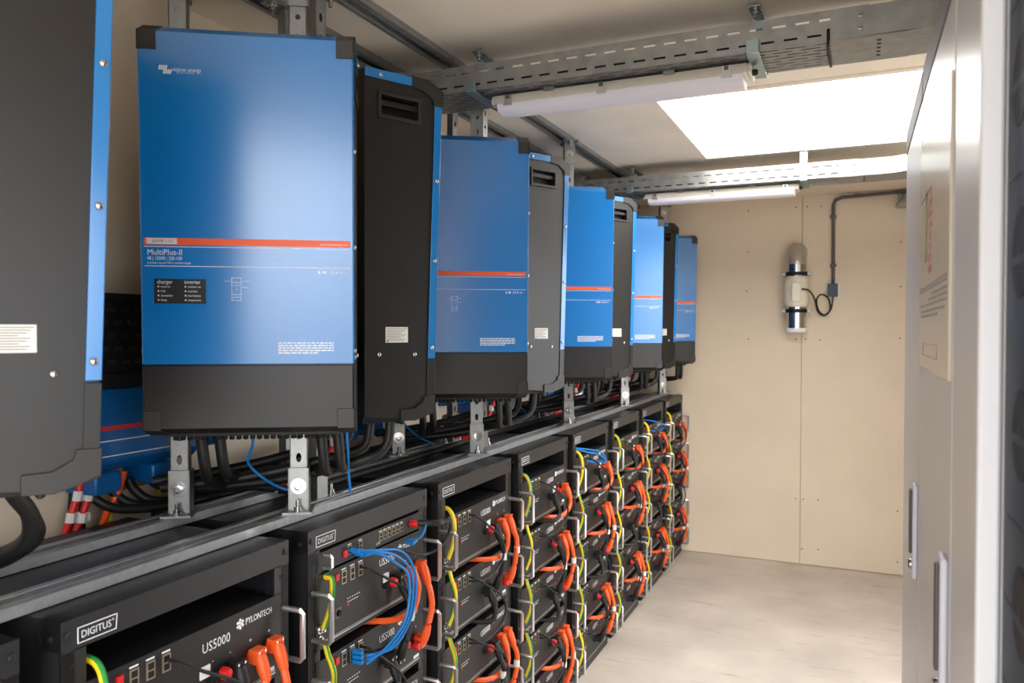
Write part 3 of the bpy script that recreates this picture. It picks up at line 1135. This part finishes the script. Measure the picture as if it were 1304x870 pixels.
# red leads with tags near the wall
for i, (u0, u1) in enumerate(((104, 84), (118, 95))):
    p = [at(u0+2, 600, x=-1.64), at(u0-4, 628, x=-1.645), at(u0-12, 652, x=-1.65), at(u1-4, 690, x=-1.66)]
    cable(f'red cable with white tag by the left wall, {"left" if i == 0 else "right"} one of the pair', p, .0085, 'red', 'red battery cables by the wall', tags=[(at(u0-5, 632, x=-1.637), (0, .2, 1)), (at(u0-14, 660, x=-1.64), (0, .2, 1))])
for i, u in enumerate((96, 110)):
    cable(f'black cable behind the tagged red pair by the left wall, {"left" if i == 0 else "right"} one', [at(u, 600, x=-1.69), at(u-4, 640, x=-1.69), at(u-8, 690, x=-1.69)], .009, group='black wall cables')
cable('orange-red cable curving down beside the tagged red pair', [at(158, 600, x=-1.62), at(150, 628, x=-1.63), at(138, 648, x=-1.64), at(128, 675, x=-1.66)], .0085, 'orange', None)
for i, u in enumerate((130, 206)):
    st = lambda a, b: 1 if b in (0, 1, 2) else 0
    lead('earth_cable', f'yellow-green earth cable {"left" if i == 0 else "right"} of the brass earth bar', 'cable', 'earth leads by the wall',
         [at(u, 598, x=-1.66), at(u+9, 618, x=-1.665), at(u+12, 640, x=-1.67), at(u+10, 662, x=-1.68)] if i == 0 else [at(214, 590, x=-1.66), at(208, 612, x=-1.67), at(200, 640, x=-1.68)], .006, ['yellow', 'green'], stripe=st, n=8)
# bundle lying on the racks along the row, fed from the nearest blue box
for i in range(5):
    x = (-1.545, -1.575, -1.605, -1.56, -1.405)[i]
    z = (.014, .014, .014, .036, .016)[i]
    if i < 3:
        pts = [(XW+.075, 1.25+.055*i, 1.20), (XW+.085, 1.26+.055*i, 1.172), (XW+.11, 1.30+.05*i, 1.142), (XW+.14, 1.40+.04*i, ZR+.018)]
        y0 = 1.58
    elif i == 3:
        pts = [(XW+.07, 1.42, 1.20), (XW+.09, 1.44, 1.17), (XW+.12, 1.50, ZR+.05)]
        y0 = 1.66
    else:
        pts = [(-1.60, 1.46, ZR+.030), (-1.53, 1.53, ZR+.045), (-1.455, 1.60, ZRAIL+.020)]
        y0 = 1.72
    yv = y0
    while yv < 5.2:
        pts.append((x+.012*math.sin(yv*3+i*2), yv, ZR+z))
        yv += .33
    cable(f'long black cable lying along the rack tops, {ORD[i]} strand of the bundle', pts, .0115, group='cable bundle on the rack tops')
# drops from each inverter into the bundle
for k in range(5):
    for i, (s, D) in enumerate(((.085, .11), (.12, .13), (.345, .12), (.38, .14))):
        a = iA(k, s, D, -.150)
        e = Vector((-1.50-.03*i, a.y+.30+.05*i, ZR+.055+.010*i))
        b = Vector((a.x-.005, a.y+.02, a.z-.09))
        c = Vector((a.x-.04, a.y+.07, ZR+.105+.008*i))
        d = Vector(((c.x+e.x)/2, (c.y+e.y)/2, ZR+.075+.01*i))
        cable(f'thick black cable, {ORD[i]} dropping from the {ORD[k]} blue-fronted inverter from the left', [a, b, c, d, e, e+Vector((-.02, .12, -.004))], .0125)
    for i, (s, D) in enumerate(((.05, .10), (.10, .13), (.22, .12))):
        a = iB(k, s, D, -.148)
        e = Vector((-1.50-.03*i, a.y-.24-.06*i, ZR+.065+.012*i))
        b = Vector((a.x-.01, a.y-.01, a.z-.075))
        c = Vector((a.x-.06, a.y-.06, ZR+.13+.01*i))
        d = Vector(((c.x+e.x)/2, (c.y+e.y)/2, ZR+.085+.012*i))
        if k == 0:
            continue
        cable(f'thick black cable, {ORD[i]} dropping from the {ORD[k]} charcoal-flanked inverter from the left', [a, b, c, d, e], .0125)
        if i < 2:
            r0 = iB(k, .19+.05*i, .17, -.146)
            cable(f'red cable, {"left" if i == 0 else "right"} one under the {ORD[k]} charcoal-flanked inverter from the left', [r0, r0+Vector((-.02, .0, -.08)), r0+Vector((-.05, -.03, -.15)), r0+Vector((-.10, -.08, -.185))], .0085, 'red', 'red cables under the inverters',
                  tags=[(r0+Vector((-.02, 0, -.075)), (0, 0, 1))])
    # thin blue data lead
    a = iA(k, .19 if k == 0 else .05, .16, -.15)
    patch(f'thin blue data cable hanging under the {ORD[k]} blue-fronted inverter from the left', [a, a+Vector((-.03, .03, -.05)), a+Vector((-.06, .05, -.10)), a+Vector((-.03, .10, -.155)), a+Vector((-.02, .19, -.195))])
a = iA(0, .40, .15, -.15)
patch('thin blue data cable beside the steel post at the right of the SLAVE-sticker inverter', [a, a+Vector((-.01, .02, -.06)), a+Vector((-.03, .05, -.12)), a+Vector((-.06, .10, -.18))])

# ================================================================== cable trays
TY = (2.17, 4.10)
TZ0, TH_, TWD = H+.746, .078, .20


def wall_grid(m, x0, x1, y, z0, z1, rows, sl=.034, gap=.024, off=0.0, axis='z'):
    """sheet from x0..x1 with slot rows; rows = centres; axis z: vertical sheet at y, axis y: flat sheet at z=y"""
    h = .0030
    edges = [z0]
    for c in rows:
        edges += [c-h, c+h]
    edges.append(z1)
    T = .0012

    def quad(a, b, c, d):
        if axis == 'z':
            m.box(a, b, y, y+T, c, d)
        else:
            m.box(a, b, c, d, y, y+T)
    for i in range(0, len(edges)-1):
        a, b = edges[i], edges[i+1]
        if i % 2 == 0:
            quad(x0, x1, a, b)
        else:
            o = off if (i//2) % 2 else 0.0
            x = x0
            nxt = x0+gap+o
            while nxt < x1:
                quad(x, nxt, a, b)
                x = nxt+sl
                nxt = x+gap
            if x < x1:
                quad(x, x1, a, b)


def tray(y0, label, xs):
    t = thing('cable_tray', label, 'cable tray', (0, 0, 0), 0, 'cable trays under the ceiling')
    x0 = -1.60
    y1 = y0+TWD
    for yy in (y0, y1):
        m = MB()
        wall_grid(m, x0, xs, yy, TZ0, TZ0+TH_, [TZ0+.018, TZ0+.056], off=.029)
        m.build('side_wall', 'galvd', t)
    m = MB()
    wall_grid(m, x0, xs, TZ0, y0+.0012, y1, [y0+.016+.0235*i for i in range(8)], sl=.05, gap=.02, off=.035, axis='y')
    m.build('bottom_plate', 'galvd', t)
    m = MB()
    m.box(x0, xs, y0, y0+.008, TZ0+TH_, TZ0+TH_+.002)
    m.box(x0, xs, y1-.008, y1, TZ0+TH_, TZ0+TH_+.002)
    m.build('rolled_edge', 'galvd', t)
    # splice plates where the bend begins
    m = MB()
    m.box(xs-.09, xs+.10, y0-.0016, y0-.0002, TZ0+.002, TZ0+TH_-.002)
    m.box(xs-.09, xs+.10, y0, y1, TZ0-.0016, TZ0-.0002)
    m.build('splice_plate', 'galvd', t)
    m = MB()
    for i in range(5):
        m.box(xs+.02, xs+.03, y0+.03+.03*i, y0+.042+.03*i, TZ0-.0022, TZ0-.0014)
    m.build('slot_holes', 'blackm', t)
    bo = MB().lathe([(.008, 0), (.008, .003), (.004, .004), (.004, .010)], (0, 0, 0), (0, -1, 0), 10).mesh('bolt', 'zinc')
    for zz_ in (.024, .056):
        inst('bolt', bo, t, (xs-.02, y0-.0016, TZ0+zz_))
    # bend towards the cabinets' side
    m = MB()
    r0, r1 = .16, .16+TWD
    cx, cyy = xs+.10, y0-r0
    N = 14
    for i in range(N):
        a0, a1 = math.radians(90-75*i/N), math.radians(90-75*(i+1)/N)
        P = lambda r, a, z: (cx+r*math.cos(a), cyy+r*math.sin(a), z)
        for r in (r0, r1):
            m.add([P(r, a0, TZ0), P(r, a1, TZ0), P(r, a1, TZ0+TH_), P(r, a0, TZ0+TH_), P(r+.0012, a0, TZ0), P(r+.0012, a1, TZ0), P(r+.0012, a1, TZ0+TH_), P(r+.0012, a0, TZ0+TH_)], [(0, 1, 2, 3), (7, 6, 5, 4), (3, 2, 6, 7), (0, 4, 5, 1)])
        m.add([P(r0, a0, TZ0), P(r1, a0, TZ0), P(r1, a1, TZ0), P(r0, a1, TZ0)], [(0, 1, 2, 3)])
    m.box(xs, xs+.1, y0, y0+.0012, TZ0, TZ0+TH_)
    m.box(xs, xs+.1, y1, y1+.0012, TZ0, TZ0+TH_)
    m.box(xs, xs+.1, y0, y1, TZ0, TZ0+.0012)
    m.build('bend', 'galvd', t)
    # cable tie tails
    return t


tray(TY[0], 'perforated steel cable tray under the ceiling nearest the camera', .02)
tray(TY[1], 'perforated steel cable tray under the ceiling near the back wall', .0)
# cables lying in the trays
for n, y0 in enumerate(TY):
    for i in range(3):
        cable(f'black cable lying in the {"near" if n == 0 else "far"} ceiling tray, {ORD[i]} from its front edge', [(-1.55+.5*j, y0+.020+.034*i+.004*math.sin(j*2+i), TZ0+.0165) for j in range(4)], .015, group='cables in the ceiling trays')
# cable ties hanging below the near tray
tag(MB().tube([(-.075, 2.168, TZ0+.030), (-.075, 2.166, TZ0-.004), (-.077, 2.22, TZ0-.006), (-.075, 2.30, TZ0-.006), (-.074, 2.366, TZ0-.004)], .004, 6).build('cable_tie', 'blackm'), 'black cable tie wrapped under the near ceiling tray', 'cable tie')


def hanger(x, y0, label, flip):
    t = thing('tray_hanger', label, 'bracket', (x, 0, 0), 0, 'cable tray hangers')
    w, th = .017, .003
    a, b = (y0-.075, y0+TWD+.012) if not flip else (y0-.012, y0+TWD+.06)
    m = MB()
    zb = TZ0-.006
    if not flip:
        m.box(-w, w, y0+.02, b, ZC-.02, ZC-.02+th)
        m.box(-w, w, b, b+th, zb, ZC-.02+th)
        m.box(-w, w, y0-.010, b, zb-th, zb)
        m.box(-w, w, y0-.010-th, y0-.010, zb-th, zb+.035)
        by = y0+.05
    else:
        m.box(-w, w, y0-.012, y0+.14, ZC-.02, ZC-.02+th)
        m.box(-w, w, y0-.012-th, y0-.012, zb, ZC-.02+th)
        m.box(-w, w, y0-.012, y0+TWD+.01, zb-th, zb)
        m.box(-w, w, y0+TWD+.01, y0+TWD+.01+th, zb-th, zb+.035)
        by = y0+.10
    m.build('strap', 'bzinc', t, bevel=.0012)
    MB().lathe([(.016, 0), (.016, .003), (.010, .0035), (.010, .012), (.006, .0125), (.006, .022)], (0, by, ZC-.02), (0, 0, -1), 12).build('bolt', 'zinc', t)
    MB().cyl((0, by, ZC-.02), (0, by, ZC), .006).build('threaded_rod', 'zinc', t)
    return t


hanger(-1.105, TY[0], 'zinc strap hanger at the left of the near ceiling tray', False)
hanger(-.262, TY[0], 'zinc strap hanger at the right of the near ceiling tray, beside the lamp end', False)
hanger(-1.13, TY[1], 'zinc strap hanger at the left of the far ceiling tray', False)
hanger(-.249, TY[1], 'zinc strap hanger at the right of the far ceiling tray', True)


# ================================================================== batten lamps under the trays
def lamp(yc, label, x0=-1.055, x1=-.285):
    t = thing('batten_lamp', label, 'lamp', (0, yc, H+.744), 0, 'batten lamps')
    L0, L1 = x0, x1
    bod = [(-.038, -.004), (.038, -.004), (.046, -.016), (.050, -.034), (-.050, -.034), (-.046, -.016)]
    MB().prism([(p[0], p[1]) for p in bod], 'x', L0, L1).build('housing', 'lampbody', t, bevel=.003)
    df = [(-.049, -.034)]+[(-.048*math.cos(a), -.034-.030*math.sin(a)**.6) for a in [math.pi*i/14 for i in range(1, 14)]]+[(.049, -.034)]
    MB().prism(df, 'x', L0+.010, L1-.010).build('diffuser', 'diffuser', t, bevel=.002)
    for xx in (L0, L1):
        s = -1 if xx == L0 else 1
        MB().prism(bod, 'x', min(xx, xx+s*.010), max(xx, xx+s*.010)).build('end_cap', 'lampbody', t, bevel=.004)
        MB().lathe([(.009, 0), (.009, .012), (.006, .016)], (xx+s*.009, 0, -.022), (s, 0, 0), 10).build('cable_gland', 'blackm' if s > 0 else 'lampbody', t)
    clip = MB()
    clip.box(-.012, .012, -.0535, -.046, -.034, -.010, 0)
    clip.box(-.006, .006, -.0565, -.053, -.022, -.012, 1)
    clip.box(-.014, .014, -.0555, -.049, -.042, -.033, 0)
    cm = clip.mesh('clip', ['alu', 'conduit'])
    for f in (.065, .46, .93):
        inst('clip', cm, t, (L0+(L1-L0)*f, 0, 0))
    br = MB()
    br.box(-.016, .016, -.047, .047, -.012, .0004)
    for i in range(3):
        br.box(-.016, .016, -.0485, -.047, -.010+.0035*i, -.0085+.0035*i)
    bm = br.mesh('mounting_clip', 'zinc')
    for f in (.24, .72):
        inst('mounting_clip', bm, t, (L0+(L1-L0)*f, 0, 0))
    return t


lamp(TY[0]+.10, 'long white batten lamp hung under the near ceiling tray')
lamp(TY[1]+.10, 'long white batten lamp hung under the far ceiling tray, by the back wall')

# ================================================================== duct fan on the back wall
fx, fyy = -.369, YB-.085


def fz(v):
    return at(1015, v, y=fyy).z


t = thing('duct_fan', 'cream inline duct fan between steel duct pieces on the back wall', 'fan', (fx, fyy, fz(424)))
Z = lambda v: fz(v)-fz(424)
r = .060
MB().lathe([(.050, 0), (.066, .006), (.070, .014), (.066, Z(418))], (0, 0, 0), (0, 0, 1), 24).build('air_valve', 'cabw', t, label='round white air valve')
MB().cyl((0, 0, Z(418.5)), (0, 0, Z(390)), r, 24).build('lower_duct', 'chrome', t)
MB().lathe([(.062, Z(391)), (.070, Z(389)), (.076, Z(386)), (.078, Z(380)), (.078, Z(362)), (.076, Z(357)), (.070, Z(354)), (.062, Z(352))], (0, 0, 0), (0, 0, 1), 28).build('fan_body', 'fan_w', t)
m = MB()
m.box(-.022, .030, -.098, -.07, Z(384), Z(361))
m.build('terminal_box', 'fan_w', t, bevel=.003)
MB().lathe([(.079, Z(372)), (.081, Z(372)+.004), (.079, Z(372)+.008)], (0, 0, 0), (0, 0, 1), 28).build('seam_ring', 'fan_w', t)
MB().cyl((0, 0, Z(353)), (0, 0, Z(336)), r, 24).build('upper_duct', 'chrome', t)
m = MB()
pts = []
for i in range(11):
    a = math.radians(90*i/10)
    pts.append((0, .075*(1-math.cos(a)), Z(336)+.085*math.sin(a)))
pts = [(0, 0, Z(337))]+pts+[(0, .084, Z(336)+.085)]
m.tube(pts, .062, 20, smooth=0)
m.build('elbow', 'sleeve', t, label='rounded grey duct elbow entering the wall')
for va, vb in ((353, 345), (400, 392)):
    zc = (Z(va)+Z(vb))/2
    m = MB()
    m.lathe([(.062, -.012), (.068, -.012), (.068, .012), (.062, .012)], (0, 0, zc), (0, 0, 1), 24)
    m.build('pipe_clamp', 'blackm', t)
    for s in (-1, 1):
        MB().box(s*.066 if s > 0 else -.094, .094 if s > 0 else -.066, -.012, .012, zc-.010, zc+.010).build('clamp_lug', 'zinc', t, bevel=.002)
    MB().cyl((0, .066, zc), (0, .085, zc), .008).build('wall_stud', 'zinc', t)
# junction box, conduit and cable
p0, p1 = at(1054, 362, y=YB), at(1068, 378, y=YB)
t = thing('junction_box', 'small dark blue junction box on a pale plate on the back wall', 'junction box')
MB().box(p0.x-.004, p1.x+.004, YB-.006, YB, p1.z-.006, p0.z-.004).build('back_plate', 'cabw', t)
MB().box(p0.x, p1.x-.004, YB-.045, YB-.006, p1.z, p0.z).build('case', 'navybox', t, bevel=.003)
pc = at(1061, 358, y=YB)
MB().cyl((pc.x, YB-.025, p0.z-.002), (pc.x, YB-.025, p0.z+.03), .010).build('gland', 'navybox', t)
q = [at(1061, 357, y=YB-.022), at(1061.5, 262, y=YB-.022), at(1064, 255.5, y=YB-.022), at(1072, 251.5, y=YB-.022), at(1152, 244, y=YB-.022), at(1230, 236, y=YB-.022)]
t = thing('conduit', 'grey conduit rising from the junction box and turning along the back wall', 'conduit')
MB().tube(q, .0105, 10, smooth=0).build('pipe', 'conduit', t)
for u, v in ((1061, 276), (1061, 338), (1092, 249)):
    c = at(u, v, y=YB-.022)
    MB().box(c.x-.019, c.x+.019, YB-.036, YB, c.z-.009, c.z+.009).build('pipe_clip', 'conduit', t, bevel=.002)
lead('fan_cable', 'thin black cable looping from the duct fan to the junction box', 'cable', None,
     [at(1021, 368, y=YB-.17), at(1030, 370, y=YB-.16), at(1037, 380, y=YB-.10), at(1041, 396, y=YB-.05), at(1049, 402, y=YB-.04), at(1057, 395, y=YB-.04), at(1055, 381, y=YB-.05), at(1047, 375, y=YB-.06),
      at(1040, 381, y=YB-.06), at(1042, 395, y=YB-.045), at(1050, 401, y=YB-.035), at(1058, 394, y=YB-.03), at(1061, 378, y=YB-.025)], .0055, 'rubber', n=8)
c = at(1150, 259, y=YB)
t = thing('wall_spotlight', 'small silver wall light at the end of the conduit, half behind the cabinet', 'light', (c.x, YB, c.z))
MB().box(-.03, .03, -.012, 0, -.01, .07).build('wall_plate', 'zinc', t, bevel=.002)
MB().tube([(0, -.012, .05), (0, -.05, .045), (0, -.06, .01)], .007, 8).build('arm', 'zinc', t)
MB().lathe([(.018, .03), (.030, .015), (.046, 0), (.048, -.018), (.040, -.024)], (0, -.065, -.012), (0, 0, 1), 20).build('lamp_head', 'chrome', t)

# ================================================================== grey cabinets on the right
CX, CZ = .117, 2.1
DOORS = ((1.195, 1.765), (1.775, 2.335))
HY = ((1.215, 1.262), (1.795, 1.842))


def cabinet(y0, y1, label, hy):
    t = thing('steel_cabinet', label, 'cabinet', (0, 0, 0), 0, 'grey cabinets')
    MB().box(CX+.022, XR-.02, y0, y1, 0, CZ).build('carcass', 'cab', t, bevel=.004)
    MB().box(CX-.001, CX+.022, y0, y1, CZ-.060, CZ+.001).build('top_trim', 'cabtrim', t, bevel=.004)
    d = MB().box(CX, CX+.020, y0+.0015, y1-.0015, .06, CZ-.062).build('door', 'cab', t, bevel=.003)
    z0, z1 = hz(hy)
    m = MB()
    m.box(CX-.010, CX, hy[0], hy[1], z0, z1)
    m.build('handle_housing', 'handle', d, bevel=.004)
    ym = (hy[0]+hy[1])/2
    m = MB()
    m.box(CX-.015, CX-.0095, ym-.009, ym+.009, z0+.050, z1-.012)
    m.build('swing_lever', 'conduit', d, bevel=.002)
    MB().lathe([(.011, 0), (.011, .004), (.008, .006), (.004, .006)], (CX-.010, ym, z0+.026), (-1, 0, 0), 14).build('lock_cylinder', 'chrome', d)
    return t


def hz(hy):
    return (at(1200, 884, x=CX).z, at(1200, 694, x=CX).z) if hy[0] < 1.5 else (at(1163, 718, x=CX).z, at(1163, 603, x=CX).z)


cabinet(*DOORS[0], 'light grey steel cabinet with a poster on its door, right side', HY[0])
cabinet(*DOORS[1], 'light grey steel cabinet farthest from the camera on the right', HY[1])
# nearest cabinet: side post with pale edge and dark equipment inside
t = thing('steel_cabinet', 'light grey cabinet end with a bright upright edge, beside the dark fan cabinet', 'cabinet', (0, 0, 0), 0, 'grey cabinets')
MB().box(CX-.001, CX+.021, .955, 1.185, CZ-.060, CZ+.001).build('top_trim', 'cabtrim', t, bevel=.004)
MB().box(CX, CX+.021, .955, 1.185, 0, CZ-.062).build('side_post', 'cab', t, bevel=.003)
MB().box(CX-.001, CX+.0210, .940, .955, 0, CZ-.002).build('post_edge', 'cabw', t, bevel=.004)
MB().box(CX+.022, XR-.02, .945, 1.185, 0, CZ).build('carcass', 'cab', t)
EY0, EY1, EX = .46, .938, .1395
t = thing('equipment_cabinet', 'dark blue ventilated cabinet with round black fan openings at the right edge', 'cabinet')
MB().box(EX, XR-.02, EY0, EY1, 0, CZ).build('body', 'navy', t, bevel=.003)
rim = MB().lathe([(.043, 0), (.043, .0006), (.040, .0010), (.036, .0006)], (0, 0, 0), (-1, 0, 0), 28).mesh('fan_rim', 'blackm')
hub = MB().lathe([(.036, 0), (.036, .0004), (.012, .0005), (.010, .0008)], (0, 0, 0), (-1, 0, 0), 24).mesh('fan_disc', 'blackm')
for v in (-120, 102, 322, 555, 782):
    c = at(1300, v, x=EX)
    for yy in (c.y, c.y-.12, c.y-.24, c.y-.36):
        r_ = inst('fan_rim', rim, t, (EX, yy, c.z))
        inst('fan_disc', hub, r_, (0, 0, 0))
for i in range(24):
    MB().box(EX-.0008, EX+.001, EY0+.01, EY1-.01, .085*i+.02, .085*i+.028).build('panel_rib', 'navy', t)

# ---- glossy poster on the first cabinet door
py0, py1 = 1.205, 1.755
pz0, pz1 = at(1214, 487, x=CX).z, 1.925
t = thing('poster', 'glossy sheet with faded red and green picture on the cabinet door', 'poster', (CX, 0, 0))
MB().box(-.004, -.0002, py0, py1, pz0, pz1).build('sheet', 'poster', t)


def pr(m, a0, a1, b0, b1, mi=0):
    # a: 0..1 from the near edge, b: 0..1 from the bottom
    m.box(-.0045, -.0039, py0+(py1-py0)*a0, py0+(py1-py0)*a1, pz0+(pz1-pz0)*b0, pz0+(pz1-pz0)*b1, mi)


m = MB()
for i in range(8):
    b = .40+.045*i
    pr(m, .50+.02*math.sin(i), .60+.03*math.cos(i*1.3), b, b+.03)
m.build('red_figure', 'pred', t)
m = MB()
for i in range(6):
    b = .46+.05*i
    pr(m, .66, .74+.02*math.cos(i), b, b+.045)
m.build('green_figure', 'pgreen', t)
m = MB()
for i, (b, a0, a1) in enumerate(((.345, .05, .95), (.33, .05, .95), (.305, .05, .5), (.285, .05, .6), (.265, .05, .92), (.24, .1, .9), (.22, .3, .9), (.74, .6, .92))):
    a = a0
    while a < a1:
        w = random.uniform(.02, .06)
        pr(m, a, min(a+w, a1), b, b+.010)
        a += w+.02
m.build('small_print', 'pgrey', t)['kind'] = 'stuff'
m = MB()
for a in ((.3, .8, .055, .058), (.3, .8, .105, .108), (.3, .305, .055, .108), (.795, .8, .055, .108)):
    pr(m, *a)
m.build('stamp_box', 'pgrey', t)
